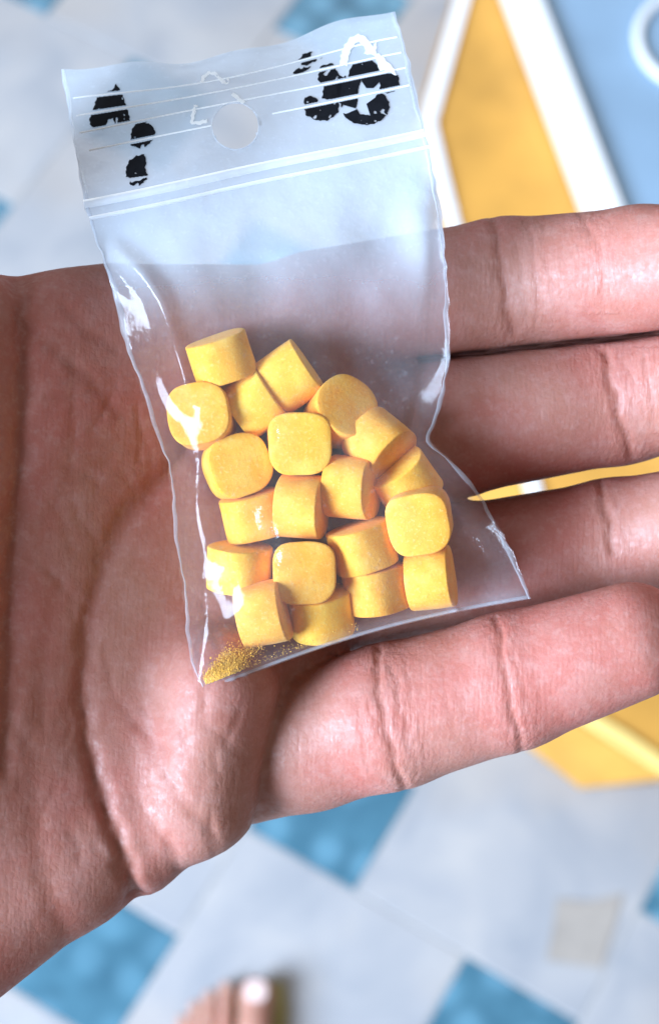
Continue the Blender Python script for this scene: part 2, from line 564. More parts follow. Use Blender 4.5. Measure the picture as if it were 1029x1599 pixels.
# ------------------------------------------------------------------ the hand (mm, hand frame: x right, y up, z towards the camera)
h = 0.7
G, lo, _ = grid3((-135, -78, -40), (78, 62, 46), h)
X, Y, Z = G
# palm: outline from above, height field for its cupped face
pal_px = [(-420, 520), (-250, 440), (-120, 425), (0, 418), (80, 408), (160, 400), (330, 396), (500, 396), (600, 450), (610, 700), (600, 950), (560, 1020),
          (450, 1110), (402, 1220), (388, 1294), (376, 1307), (330, 1337), (291, 1360), (280, 1372), (250, 1397), (228, 1407), (212, 1409),
          (170, 1440), (100, 1482), (0, 1563), (-120, 1650), (-260, 1700), (-420, 1690)]
pal = [P(x, y, min(7.0, max(0.0, (150 - x) / 25)))[:2] for x, y in pal_px]
o2 = poly_sdf2(X[:, :, 0], Y[:, :, 0], pal)
ctrl = [(330, 700, -3), (480, 700, -4), (560, 560, -4), (250, 550, -1), (110, 700, 4.5), (0, 700, 11), (-150, 700, 24), (-300, 800, 34), (-300, 1150, 32), (60, 450, 4),
        (300, 430, -2), (480, 450, -4), (-120, 470, 14),
        (120, 1010, 3.0), (60, 1200, 8.5), (0, 1050, 12.0), (-150, 1150, 23), (240, 1150, 3.4), (310, 1250, 4.8), (200, 1010, 1.2), (0, 1420, 11), (100, 1400, 7.5),
        (-150, 1500, 16), (380, 1170, 3.6), (350, 1280, 4.0), (380, 950, -2.5), (480, 950, -5), (300, 900, -1), (560, 780, -5), (230, 1350, 4)]
cx = np.array([P(a, b, 0)[:2] for a, b, _ in ctrl]); cz = np.array([c for *_, c in ctrl], float)


def palm_h(x, y):
    num = np.zeros(np.shape(x)); den = np.zeros(np.shape(x))
    for (a, b), c in zip(cx, cz):
        wgt = np.exp(-((x - a) ** 2 + (y - b) ** 2) / (2 * 8.5 ** 2)) + 1e-5 / (1 + (x - a) ** 2 + (y - b) ** 2)
        num += wgt * c; den += wgt
    return num / den


hh2 = palm_h(X[:, :, 0].astype(float), Y[:, :, 0].astype(float)).astype(np.float32)
# the fold of the heart line: the distal pad stands a step above it
fold_px = [(292, 705), (255, 748), (200, 805), (162, 880), (138, 980), (130, 1080), (140, 1170), (165, 1260), (195, 1340), (216, 1412)]
R = 8.0
top = Z - hh2[:, :, None]
bot = -(Z + 25)
O = o2[:, :, None]
q1 = np.maximum(O + R, 0); q2 = np.maximum(np.maximum(top, bot) + R, 0)
F = np.sqrt(q1 * q1 + q2 * q2) + np.minimum(np.maximum(O, np.maximum(top, bot)) + R, 0) - R
del q1, q2, O, top, bot


ax_x = X[:, 0, 0]
i0 = int(np.searchsorted(ax_x, -26.0))
GF = [g[i0:] for g in G]


def finger(chain):
    f = None
    for (a, b) in zip(chain[:-1], chain[1:]):
        s = roundcone(GF, P(*a[:3]), P(*b[:3]), a[3], b[3])
        f = s if f is None else smin(f, s, 1.6)
    return f


# the fleshy pad that overhangs the little finger's root
pad = roundcone(GF, P(340, 1070, 0.4), P(306, 1255, -0.4), 7.2, 6.3)
F[i0:] = smin(F[i0:], pad, 3.0)
del pad
fing = smin(finger([(500, 497, -11, 8.6), (785, 444, -12.0, 8.2), (1000, 420, -3.5, 7.5), (1180, 398, 7.5, 6.3)]),
            finger([(470, 712, -12, 8.9), (700, 668, -12.8, 8.75), (965, 617, -13.0, 8.6), (1210, 570, -3.0, 7.8), (1400, 535, 6.5, 6.4)]), 0.7)
fing = smin(fing, roundcone(GF, P(600, 578, -20.0), P(985, 520, -20.5), 5.5, 5.0), 0.8)
fing = smin(fing, roundcone(GF, P(985, 520, -20.5), P(1240, 480, -11.0), 5.0, 4.0), 0.8)
fing = smin(fing, finger([(450, 935, -13.0, 8.4), (700, 889, -13.2, 7.9), (955, 846, -13.0, 7.8), (1180, 800, -3.5, 7.0), (1350, 765, 5.5, 6.1)]), 0.8)
fing = smin(fing, finger([(380, 1185, -10.6, 8.2), (480, 1155, -7.1, 8.6), (608, 1119, -4.0, 8.75), (795, 1064, -0.6, 8.15), (985, 1001, 3.5, 7.0)]), 0.9)
kk = 0.4 + 2.0 * sm(-15, -5, GF[1][:, :, :1]).astype(np.float32)
F[i0:] = smin(F[i0:], fing, kk)
# the narrow slit where the two upper fingers lie side by side
gpx, gpy = to_px(GF[0], GF[1], GF[2])
slit = line_d2(gpx, gpy, [(650, 562), (690, 557), (911, 534), (1029, 521), (1330, 486)]) / 13.0 - 0.36
slit = np.maximum(slit, -13.5 - GF[2]).astype(np.float32)
F[i0:] = -smin(-F[i0:], slit, 0.5)
del gpx, gpy, slit
del fing
# thumb and wrist, outside the frame
i1 = int(np.searchsorted(ax_x, -18.0))
GT = [g[:i1] for g in G]
th = smin(roundcone(GT, P(-330, 820, -4), P(-250, 520, 6), 19, 13), roundcone(GT, P(-250, 520, 6), P(-235, 270, 17), 12, 9.6), 5)
th = smin(th, roundcone(GT, P(-235, 270, 17), P(-205, 80, 24), 9.4, 7.8), 2)
F[:i1] = smin(F[:i1], th, 8)
del th
F[:i1] = smin(F[:i1], roundcone(GT, P(-330, 1080, -9), P(-1100, 1260, -12), 27, 25, 0.78), 14)
# surface height of the hand seen from the camera side
inside = F < 0
zs = Z[0, 0, :]
idx = inside.shape[2] - 1 - np.argmax(inside[:, :, ::-1], axis=2)
any_in = inside.any(axis=2)
HH = np.where(any_in, zs[idx], -40.0)
vv, ff = polygonise(F, lo, h)
del F, G, GF, GT, X, Y, Z, inside
me = subdivided(vv, ff, 1)
c, n = mesh_co(me)
# flip check: normals must point outwards
if np.mean(n[c[:, 2] > np.percentile(c[:, 2], 90)][:, 2]) < 0:
    me.flip_normals(); me.update()
    c, n = mesh_co(me)
px, py = to_px(c[:, 0], c[:, 1], c[:, 2])
front = sm(-0.1, 0.35, n[:, 2])
creases = [  # polyline (photo px), half width px, depth mm
    (fold_px, 15, 0.45), (fold_px[4:], 13, 0.12), (fold_px[5:], 13, 0.12), (fold_px[6:], 13, 0.15), (fold_px[7:], 13, 0.15), (fold_px, 40, 0.36),
    ([(34, 425), (42, 520), (38, 700), (26, 850), (14, 1000), (6, 1200)], 14, 1.5),
    ([(34, 425), (42, 520), (38, 700), (26, 850), (14, 1000)], 40, 1.2),
    ([(26, 494), (82, 540), (150, 600), (190, 650)], 9, 0.30), ([(102, 478), (135, 515), (184, 543)], 8, 0.25),
    ([(120, 560), (118, 650), (112, 740)], 9, 0.22), ([(60, 830), (110, 760), (170, 720)], 9, 0.2),
    ([(50, 1180), (55, 1300), (80, 1400), (110, 1470)], 16, 0.35), ([(95, 900), (70, 1010), (62, 1120)], 12, 0.25),
    ([(223, 1132), (247, 1180), (273, 1230), (300, 1265), (326, 1297)], 9, 0.28), ([(273, 1120), (290, 1150), (297, 1165)], 5, 0.25),
    ([(258, 1165), (262, 1195), (275, 1225)], 5, 0.25), ([(335, 1170), (337, 1200)], 5, 0.2), ([(200, 1170), (218, 1250), (232, 1320)], 14, 0.15),
    ([(283, 1368), (270, 1335), (266, 1310)], 8, 0.3),
    ([(588, 1010), (594, 1100), (610, 1165), (632, 1238)], 8, 0.85), ([(612, 1040), (622, 1090), (638, 1150), (640, 1170)], 6, 0.4),
    ([(588, 1010), (594, 1100), (632, 1238)], 26, 0.35),
    ([(560, 1090), (566, 1150), (575, 1200)], 6, 0.2), ([(478, 1080), (470, 1140), (462, 1210)], 6, 0.15),
    ([(776, 965), (788, 1050), (800, 1110), (818, 1175)], 8, 0.75), ([(776, 965), (788, 1050), (818, 1175)], 26, 0.3),
    ([(800, 1020), (812, 1060), (825, 1085)], 5, 0.22), ([(690, 1040), (700, 1110), (712, 1150)], 6, 0.15),
    ([(768, 330), (780, 400), (790, 470), (799, 518)], 10, 0.75), ([(768, 330), (780, 400), (790, 470), (795, 500)], 30, 0.5),
    ([(822, 345), (834, 400), (840, 460), (839, 500)], 6, 0.25), ([(846, 350), (856, 420)], 5, 0.15),
    ([(905, 335), (935, 385), (945, 430), (940, 470)], 7, 0.25), ([(812, 400), (822, 500)], 4, 0.15),
    ([(944, 552), (952, 590), (966, 650), (986, 712)], 10, 0.8), ([(940, 535), (952, 590), (966, 650), (986, 712)], 30, 0.5),
    ([(1005, 560), (1016, 620), (1020, 660)], 6, 0.3), ([(968, 560), (990, 600)], 4, 0.15),
    ([(935, 755), (950, 820), (956, 862)], 9, 0.8), ([(935, 765), (950, 820), (954, 845)], 28, 0.4),
    ([(985, 830), (1005, 850)], 4, 0.2),
]
rl = np.random.default_rng(23)
for _ in range(46):      # the palm's net of fine lines
    x0, y0 = rl.uniform(-10, 390), rl.uniform(430, 1330)
    an = rl.normal(1.45, 0.5); ln = rl.uniform(35, 110)
    bend = rl.normal(0, 0.25)
    creases.append(([(x0 + ln * q * math.cos(an + bend * q), y0 + ln * q * math.sin(an + bend * q)) for q in (0, .33, .66, 1)], rl.uniform(4.5, 7), rl.uniform(.08, .24)))
disp = np.zeros(len(c)); cr = np.zeros(len(c)); jn = np.zeros(len(c))
vis = (px > -60) & (px < 1080) & (py > 250) & (py < 1650)
wob = 3.0 * np.sin(px * 0.11 + py * 0.07) + 2.0 * np.sin(px * 0.05 - py * 0.13)
for pts, hw, dep in creases:
    if min(p[0] for p in pts) > 440:
        low_f = sum(p[1] for p in pts) / len(pts) > 960
        hw, dep = hw * 0.72, dep * ((0.28 if low_f else 0.42) if hw < 20 else 0.12)
    elif pts[0] not in fold_px:
        hw, dep = hw * 1.2, dep * 0.5
    d = np.full(len(c), 1e9)
    xs = [p[0] for p in pts]; ys = [p[1] for p in pts]
    sel = vis & (px > min(xs) - 80) & (px < max(xs) + 80) & (py > min(ys) - 4 * hw) & (py < max(ys) + 4 * hw)
    d[sel] = line_d2(px[sel] + wob[sel] * 0.6, py[sel], pts)
    gsn = np.exp(-(d / hw) ** 2)
    disp -= dep * gsn
    if hw < 20 and dep > 0.1 and min(p[0] for p in pts) > 440:
        jn = np.maximum(jn, np.exp(-(d / 34) ** 2))
    if hw < 20:
        cr = np.maximum(cr, gsn * min(0.8, dep * 1.8))
# soft pads between the finger folds
for (a, b, rr, am) in [(690, 1110, 70, 0.35), (900, 1030, 80, 0.45), (530, 1130, 60, 0.25), (880, 430, 60, 0.35), (700, 450, 80, 0.2), (870, 640, 80, 0.4),
                       (850, 850, 70, 0.35), (300, 1200, 70, 0.6), (180, 1290, 30, 0.4), (330, 1100, 70, 0.4)]:
    disp += am * np.exp(-((px - a) ** 2 + (py - b) ** 2) / rr ** 2)
c2 = c + n * (disp * front)[:, None]
me.vertices.foreach_set('co', (c2 / 1000).ravel())
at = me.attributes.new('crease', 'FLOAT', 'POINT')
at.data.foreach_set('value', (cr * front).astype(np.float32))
at = me.attributes.new('joint', 'FLOAT', 'POINT')
at.data.foreach_set('value', jn.astype(np.float32))
me.polygons.foreach_set('use_smooth', [True] * len(me.polygons))
me.update()
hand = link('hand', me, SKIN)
hand.matrix_world = HAND_M
tag(hand, 'open cupped hand, palm up, with the bag lying across palm and fingers', 'hand')


def hand_h(x, y):
    i = np.clip(np.round((np.asarray(x) - lo[0]) / h).astype(int), 0, HH.shape[0] - 1)
    j = np.clip(np.round((np.asarray(y) - lo[1]) / h).astype(int), 0, HH.shape[1] - 1)
    return HH[i, j]


# ------------------------------------------------------------------ tablets
TR, TT = 3.68, 5.2


def tablet_mesh(name, expo, seed):
    r2 = np.random.default_rng(seed)
    seg = 56
    prof = [(0.0, TT / 2 + 0.12), (0.45, TT / 2 + 0.10), (0.80, TT / 2 + 0.04), (0.945, TT / 2 + 0.0), (0.985, TT / 2 - 0.07), (1.0, TT / 2 - 0.22),
            (1.002, 0.8), (1.002, -0.8), (1.0, -TT / 2 + 0.22), (0.985, -TT / 2 + 0.07), (0.945, -TT / 2 - 0.0), (0.80, -TT / 2 - 0.04), (0.45, -TT / 2 - 0.10), (0.0, -TT / 2 - 0.12)]
    vs, fs = [(0, 0, prof[0][1])], []
    ph = r2.uniform(0, 6.28, 3)
    for (r, z) in prof[1:-1]:
        for k in range(seg):
            a = 2 * math.pi * k / seg
            ca, sa = math.cos(a), math.sin(a)
            q = (abs(ca) ** expo + abs(sa) ** expo) ** (-1 / expo)
            q *= 1 + 0.012 * math.sin(3 * a + ph[0]) + 0.008 * math.sin(7 * a + ph[1] + z)
            vs.append((TR * r * q * ca, TR * r * q * sa, z + 0.05 * math.sin(2 * a + ph[2]) * r))
    vs.append((0, 0, prof[-1][1]))
    nr = len(prof) - 2
    for k in range(seg):
        fs.append((0, 1 + k, 1 + (k + 1) % seg))
        for q in range(nr - 1):
            A = 1 + q * seg
            fs.append((A + k, A + seg + k, A + seg + (k + 1) % seg, A + (k + 1) % seg))
        fs.append((len(vs) - 1, 1 + (nr - 1) * seg + (k + 1) % seg, 1 + (nr - 1) * seg + k))
    return mesh(name, np.array(vs) / 1000, fs)


T_MESH = [tablet_mesh('tablet', e, s) for e, s in ((2.4, 1), (2.8, 2), (3.3, 3))]
pills = [  # px, py, axis (hand frame), extra lift mm, spin, mesh, label
    (346, 560, (-.30, .92, .22), 0, .2, 0, 'topmost yellow tablet in the bag, lying on its side'),
    (315, 650, (-.12, .10, 1), 1.0, .15, 1, 'leftmost round-faced yellow tablet, just below the topmost one'),
    (397, 629, (.82, .57, .10), -0.4, .3, 0, 'yellow tablet on its side wedged between the topmost tablet and its right neighbours'),
    (453, 588, (.83, .56, .12), 0, .1, 0, 'yellow tablet on its side, second from top, right of topmost one'),
    (531, 643, (.34, .30, .90), 0, .9, 0, 'hazy round-faced yellow tablet at the upper right of the pile'),
    (467, 692, (.08, -.06, 1), 2.2, .02, 2, 'large squarish-faced yellow tablet facing out at the upper middle of the pile'),
    (370, 728, (.22, .04, 1), 1.2, .35, 1, 'round-faced yellow tablet at left with white film glint on its side'),
    (592, 694, (.68, -.60, .42), 0, .4, 0, 'tilted yellow tablet with a corner up, below the hazy round one'),
    (632, 752, (-.45, .62, .35), -1.0, .4, 0, 'half-hidden yellow tablet behind the rightmost round-faced tablet'),
    (655, 812, (-.12, -.22, 1), 3.0, .2, 2, 'rightmost round-faced yellow tablet with an orange shade'),
    (549, 761, (.93, -.06, .34), 1.0, .2, 0, 'bright yellow tablet standing on edge in the middle right of the pile'),
    (471, 791, (.96, -.05, .22), 1.2, .3, 0, 'bright yellow tablet on edge right in the centre of the pile'),
    (396, 805, (-.22, .95, .15), -0.3, .1, 0, 'yellow tablet on its side tucked left of the central one'),
    (374, 886, (.03, .97, .20), 0, .8, 0, 'yellow tablet on its side at the left edge, under a white glint'),
    (475, 895, (.03, .05, 1), 4.0, .03, 2, 'squarish-faced yellow tablet facing out at the lower middle'),
    (565, 854, (-.27, .92, .18), 1.0, .4, 0, 'bright yellow tablet on its side right of the lower squarish-faced one'),
    (411, 958, (.95, .20, .15), 0, .2, 0, 'yellow tablet on edge at the lower left corner of the pile'),
    (500, 958, (-.12, .90, .30), 0, .5, 0, 'lowest yellow tablet, half under the lower squarish-faced one'),
    (587, 919, (-.16, .95, .18), 0, .7, 0, 'yellow tablet on its side in the bottom row, third from the left'),
    (672, 903, (.97, .12, .20), 0, .1, 0, 'yellow tablet on edge at the lower right corner of the pile'),
]
pill_pts = []
for (a, b, ax, lift, spin, mi, lab) in pills:
    axv = Vector(ax).normalized()
    ref = Vector((1, 0, 0)) if abs(axv.x) < 0.8 else Vector((0, 1, 0))
    xa = (ref - axv * ref.dot(axv)).normalized()
    rot = Matrix((xa, axv.cross(xa), axv)).transposed() @ Matrix.Rotation(spin, 3, 'Z')
    co = np.array([vtx.co for vtx in T_MESH[mi].vertices]) * 1000
    rr = co @ np.array(rot).T
    ext = -rr[:, 2].min()
    z = 3.0
    for _ in range(3):
        ctr = P(a, b, z)
        foot = hand_h(ctr[0] + rr[::7, 0] * 0.7, ctr[1] + rr[::7, 1] * 0.7).max()
        z = max(foot, -3.2) + 0.55 + ext + lift
    ctr = P(a, b, z)
    o = link('tablet', T_MESH[mi], TABLET)
    o.matrix_world = HAND_M @ Matrix.Translation(Vector(ctr / 1000)) @ rot.to_4x4()
    tag(o, lab, 'tablet', 'yellow tablets in the bag')
    # dense surface samples for draping the film
    fs = [p.vertices[:] for p in T_MESH[mi].polygons]
    pts = [rr]
    for wts in ((.5, .5, 0), (.34, .33, .33), (0, .5, .5)):
        pts.append(np.array([wts[0] * rr[f[0]] + wts[1] * rr[f[1]] + wts[2] * rr[f[2]] for f in fs]))
    for ra in np.linspace(0.05, 0.8, 9):
        for sgn in (-1, 1):
            th_ = np.linspace(0, 6.283, 40, endpoint=False)
            disk = np.stack([TR * ra * np.cos(th_), TR * ra * np.sin(th_), np.full(40, sgn * (TT / 2 + 0.1))], 1)
            pts.append(disk @ np.array(rot).T)
    for zz in np.linspace(-TT / 2 + .3, TT / 2 - .3, 16):
        th_ = np.linspace(0, 6.283, 80, endpoint=False)
        pts.append(np.stack([TR * np.cos(th_), TR * np.sin(th_), np.full(80, zz)], 1) @ np.array(rot).T)
    pill_pts.append(np.concatenate(pts) + ctr)
pill_pts = np.concatenate(pill_pts)

# ------------------------------------------------------------------ the zip bag
Lk = np.array([(95, 105, 0, -9), (115, 215, .11, -2), (133, 325, .22, 4), (160, 400, .295, 6), (180, 470, .365, 6), (205, 560, .455, 5), (235, 650, .545, 4),
               (262, 720, .62, 3), (275, 840, .745, 3), (290, 960, .865, 3.5), (300, 1048, .955, 5), (318, 1085, 1, 5.5)], float)
Rk = np.array([(615, 12, 0, -8), (640, 100, .1, -1), (665, 213, .22, 5), (690, 335, .345, 6), (700, 460, .475, 4), (703, 560, .57, 3), (687, 640, .655, 2),
               (668, 690, .705, 1.5), (700, 712, .735, 1), (745, 765, .795, 0.5), (800, 860, .905, 1.0), (830, 937, 1, 2.0)], float)
NS, NT = 150, 240


def smooth_interp(t, k, col):
    d = 0.012
    return sum(np.interp(np.clip(t + o, 0, 1), k[:, 2], k[:, col]) * w_ for o, w_ in ((-d, .25), (0, .5), (d, .25)))


def bag_xy(s, t):
    x = smooth_interp(t, Lk, 0) * (1 - s) + smooth_interp(t, Rk, 0) * s
    y = smooth_interp(t, Lk, 1) * (1 - s) + smooth_interp(t, Rk, 1) * s
    y = y + 24 * np.sin(math.pi * np.clip(s * 1.05, 0, 1)) ** 1.5 * (1 - sm(0, 0.12, t)) + 4 * np.sin(s * 21) * (1 - sm(0, .05, t))
    y = y - 18 * np.sin(math.pi * s) * sm(0.86, 1.0, t)
    # small raggedness of the cut edges
    e = np.maximum(1 - s / 0.02, 0) + np.maximum(1 - (1 - s) / 0.02, 0)
    x = x + e * (0.9 * np.sin(t * 210) * np.sin(t * 17) + 0.8 * np.sin(t * 131 + 1.3))
    return x, y


s1, t1 = np.meshgrid(np.linspace(0, 1, NS), np.linspace(0, 1, NT), indexing='ij')
s1 = 0.5 * s1 + 0.5 * (0.5 - 0.5 * np.cos(math.pi * s1))
bx, by = bag_xy(s1, t1)
zl = np.interp(t1, Lk[:, 2], Lk[:, 3]); zr = np.interp(t1, Rk[:, 2], Rk[:, 3])
zlin = zl * (1 - s1) + zr * s1
kxy = (D0 - (zlin + 3)) / FPX
wx, wy = (bx - 514.5) * kxy, (799.5 - by) * kxy      # mm
hz = hand_h(wx, wy)
# rasterise the pills onto a fine height map
RES = 0.3
gx0, gy0 = wx.min() - 2, wy.min() - 2
gw, gh = int((wx.max() - gx0 + 2) / RES) + 1, int((wy.max() - gy0 + 2) / RES) + 1
hi_map = np.full((gw, gh), -50.0); lo_map = np.full((gw, gh), 50.0)
ii = ((pill_pts[:, 0] - gx0) / RES).astype(int); jj = ((pill_pts[:, 1] - gy0) / RES).astype(int)
for di in (-1, 0, 1):
    for dj in (-1, 0, 1):
        np.maximum.at(hi_map, (np.clip(ii + di, 0, gw - 1), np.clip(jj + dj, 0, gh - 1)), pill_pts[:, 2])
        np.minimum.at(lo_map, (np.clip(ii + di, 0, gw - 1), np.clip(jj + dj, 0, gh - 1)), pill_pts[:, 2])
gi = np.clip(((wx - gx0) / RES).astype(int), 0, gw - 1); gj = np.clip(((wy - gy0) / RES).astype(int), 0, gh - 1)
ob_hi = hi_map[gi, gj] + 0.22
ob_lo = lo_map[gi, gj] - 0.15
pin = np.zeros_like(s1, bool)
pin[0, :] = pin[-1, :] = True
pin[:, -1] = True
pin[:, :int(NT * 0.245)] = True
zseam = np.maximum(zlin, hz + 0.45)
for _ in range(30):
    zs2 = zseam.copy()
    zs2[:, 1:-1] = (zseam[:, :-2] + 2 * zseam[:, 1:-1] + zseam[:, 2:]) / 4
    zseam = np.maximum(zs2, hz + 0.4)
flap = 1 - sm(0.18, 0.30, t1)
wave_top = 1.3 * np.sin(s1 * 5.0 + 0.6) * flap + 0.35 * np.sin(s1 * 13 + t1 * 20) * flap
mid = zseam + wave_top


def relax(z, lower, upper, iters, force):
    for _ in range(iters):
        zn = z.copy()
        zn[1:-1, 1:-1] = 0.25 * (z[:-2, 1:-1] + z[2:, 1:-1] + z[1:-1, :-2] + z[1:-1, 2:]) + force[1:-1, 1:-1]
        zn = np.minimum(np.maximum(zn, lower), upper)
        z = np.where(pin, z, zn)
    return z


BIG = np.full_like(s1, 1e3)
noise_w = sum(a * np.sin(s1 * p + t1 * q + r) for a, p, q, r in ((.5, 17, 9, .3), (.4, 29, -21, 1.1), (.35, 11, 33, 2.2), (.3, 43, 17, 4.0), (.25, 57, -40, .9)))
below = sm(0.26, 0.36, t1)
zb = relax(mid - 0.12, hz + 0.25, np.minimum(ob_lo, BIG), 500, -0.0015 * below)
fold_line = line_d2(bx, by, [(185, 395), (222, 425), (252, 468), (268, 520), (284, 575), (292, 610)])
crumple = 0.0045 * noise_w * below + 0.004 * below
crumple = crumple + 0.03 * np.exp(-(fold_line / 9) ** 2) - 0.012 * np.exp(-((fold_line - 22) / 12) ** 2)
zf = relax(mid + 0.12, np.maximum(ob_hi, zb + 0.2), BIG, 900, crumple)
# crisp little folds in the slack film
rw = np.random.default_rng(19)
fine = np.zeros_like(s1)
for _ in range(26):
    kf = rw.uniform(9, 75)
    ang = rw.uniform(0, math.pi)
    fine += (1.1 / kf) * np.sin(kf * (np.cos(ang) * s1 * 0.8 + np.sin(ang) * t1 * 1.4) + rw.uniform(0, 6.28) + 1.5 * np.sin(s1 * 5 + t1 * 7))
zf = zf + fine * below * sm(0, .05, s1) * sm(0, .05, 1 - s1) * (1 - sm(0.9, 1.0, t1)) * 0.8
zf = np.where(pin, zf, np.maximum(zf, np.maximum(ob_hi - 0.05, zb + 0.15)))


def film_co(z):
    return np.stack([wx * (D0 - z) / (D0 - zlin - 3), wy * (D0 - z) / (D0 - zlin - 3), z], -1)


HOLE = (368, 197, 35.5)
ORG = P(318, 1085, 5.5)          # the bag's lower corner is its origin
bag = tag(link('zip_bag', None), 'small clear zip-lock plastic bag with worn black print holding yellow tablets', 'plastic bag')
bag.matrix_world = HAND_M @ Matrix.Translation(Vector(ORG / 1000))


def film_mesh(name, z):
    co = film_co(z) - ORG
    idx = np.arange(NS * NT).reshape(NS, NT)
    pxx, pyy = bx.copy(), by.copy()
    dh = np.hypot(pxx - HOLE[0], pyy - HOLE[1])
    # pull the nearest grid ring onto the punched circle
    near = np.abs(dh - HOLE[2]) < 2.6
    sc = (D0 - z) / FPX
    nx = HOLE[0] + (pxx - HOLE[0]) / np.maximum(dh, 1e-6) * HOLE[2]
    ny = HOLE[1] + (pyy - HOLE[1]) / np.maximum(dh, 1e-6) * HOLE[2]
    co[..., 0] = np.where(near, (nx - 514.5) * sc - ORG[0], co[..., 0])
    co[..., 1] = np.where(near, (799.5 - ny) * sc - ORG[1], co[..., 1])
    fs = []
    for a in range(NS - 1):
        for b in range(NT - 1):
            q = (idx[a, b], idx[a, b + 1], idx[a + 1, b + 1], idx[a + 1, b])
            m_ = (dh[a, b] + dh[a + 1, b] + dh[a, b + 1] + dh[a + 1, b + 1]) / 4
            if m_ < HOLE[2]:
                continue
            fs.append(q)
    me = mesh(name, co.reshape(-1, 3) / 1000, fs)
    hzv = 0.09 + 0.91 * (1 - sm(0.28, 0.56, t1 + 0.10 * (1 - s1) * sm(.2, .4, t1))) + 0.10 * np.exp(-((s1 - .93) / .05) ** 2)  # milky gradient stands in for light catching the slack, tilted upper film
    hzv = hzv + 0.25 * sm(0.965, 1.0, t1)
    a_ = me.attributes.new('haze', 'FLOAT', 'POINT')
    a_.data.foreach_set('value', hzv.reshape(-1).astype(np.float32))
    return me


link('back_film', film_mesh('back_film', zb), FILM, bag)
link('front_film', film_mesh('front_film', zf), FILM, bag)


def bag_st(x, y):
    """photo px on the film -> (s, t)"""
    x = np.asarray(x, float); y = np.asarray(y, float)
    s = np.full(x.shape, 0.5)
    t = np.zeros(x.shape)
    for _ in range(8):
        a = np.zeros(x.shape); b = np.ones(x.shape)
        for _ in range(22):
            m_ = (a + b) / 2
            _, yy = bag_xy(s, m_)
            a = np.where(yy < y, m_, a); b = np.where(yy < y, b, m_)
        t = (a + b) / 2
        l = smooth_interp(t, Lk, 0); r = smooth_interp(t, Rk, 0)
        s = np.clip((x - l) / (r - l), 0, 1)
    return s, t


s_axis = s1[:, 0]


def film_z(z, s, t):
    fi = np.interp(s, s_axis, np.arange(NS)); fj = np.clip(t, 0, 1) * (NT - 1)
    i0 = np.clip(fi.astype(int), 0, NS - 2); j0 = np.clip(fj.astype(int), 0, NT - 2)
    a, b = fi - i0, fj - j0
    return (z[i0, j0] * (1 - a) * (1 - b) + z[i0 + 1, j0] * a * (1 - b) + z[i0, j0 + 1] * (1 - a) * b + z[i0 + 1, j0 + 1] * a * b)


def on_film(s, t, lift, z=None):
    x, y = bag_xy(s, t)
    zz = film_z(zf if z is None else z, s, t) + lift
    k = (D0 - zz) / FPX
    return np.stack([(x - 514.5) * k, (799.5 - y) * k, zz], -1) - ORG


def ribbon(name, s, t, half, height, material, n=5):
    """low rounded bead lying on the film along (s, t); half width given in px"""
    s = np.asarray(s); t = np.asarray(t)
    x, y = bag_xy(s, t)
    dx, dy = np.gradient(x), np.gradient(y)
    L = np.hypot(dx, dy); nx, ny = -dy / L, dx / L
    zz = film_z(zf, s, t)
    vs = []
    half = np.broadcast_to(half, s.shape)
    for q in range(n):
        f = -1 + 2 * q / (n - 1)
        z = zz + 0.03 + height * math.sqrt(max(0, 1 - f * f))
        k = (D0 - z) / FPX
        vs.append(np.stack([(x + nx * half * f - 514.5) * k, (799.5 - y - ny * half * f) * k, z], -1) - ORG)
    vs = np.array(vs)
    m_ = len(s)
    fs = [(q * m_ + k_, q * m_ + k_ + 1, (q + 1) * m_ + k_ + 1, (q + 1) * m_ + k_) for q in range(n - 1) for k_ in range(m_ - 1)]
    me = mesh(name, vs.reshape(-1, 3) / 1000, fs)
    a_ = me.attributes.new('haze', 'FLOAT', 'POINT')
    a_.data.foreach_set('value', np.ones(len(me.vertices), np.float32))
    return link(name, me, material, bag)


ss = np.linspace(0.0, 1, 140)
for tt_, hw, hg in ((0.2150, 8.0, 0.40), (0.2365, 3.5, 0.30)):
    ribbon('zip_ridge', ss, np.full(140, tt_) + 0.0008 * np.sin(ss * 9), hw, hg, RIDGE)
for k, tt_ in enumerate((0.050, 0.077, 0.104, 0.134)):
    sa = np.linspace(0.02 if k < 3 else 0.05, 0.985, 120)
    if k == 3:
        sa = np.linspace(0.58, 0.985, 60)
        ribbon('write_line', np.linspace(0.04, 0.40, 50), np.full(50, tt_), 1.4, 0.05, WHITE_INK)
    ribbon('write_line', sa, np.full(len(sa), tt_) + 0.001 * np.sin(sa * 7 + k), 1.4, 0.05, WHITE_INK)
tt1 = np.linspace(0.0, 1.0, 220)
ribbon('side_seam', 0.006 + 0.004 * np.sin(tt1 * 40), tt1, 2.2 + 1.0 * np.sin(tt1 * 37) + 2.2 * np.exp(-((tt1 - .4) / .1) ** 2), 0.07, SEAM)
ribbon('side_seam', 0.992 + 0.003 * np.sin(tt1 * 33), tt1, 2.6 + 1.6 * np.sin(tt1 * 71) * np.sin(tt1 * 23), 0.09, SEAM)
ribbon('bottom_fold', np.linspace(0.01, 0.99, 120), np.full(120, 0.994), 2.4, 0.06, SEAM)


def inside_poly(x, y, poly):
    r = np.zeros(x.shape, bool)
    n_ = len(poly)
    for i in range(n_):
        (x0, y0), (x1, y1) = poly[i], poly[i - 1]
        cnd = ((y0 > y) != (y1 > y)) & (x < (x1 - x0) * (y - y0) / (y1 - y0 + 1e-9) + x0)
        r ^= cnd
    return r


STRIPES = (0.050, 0.077, 0.104, 0.134)


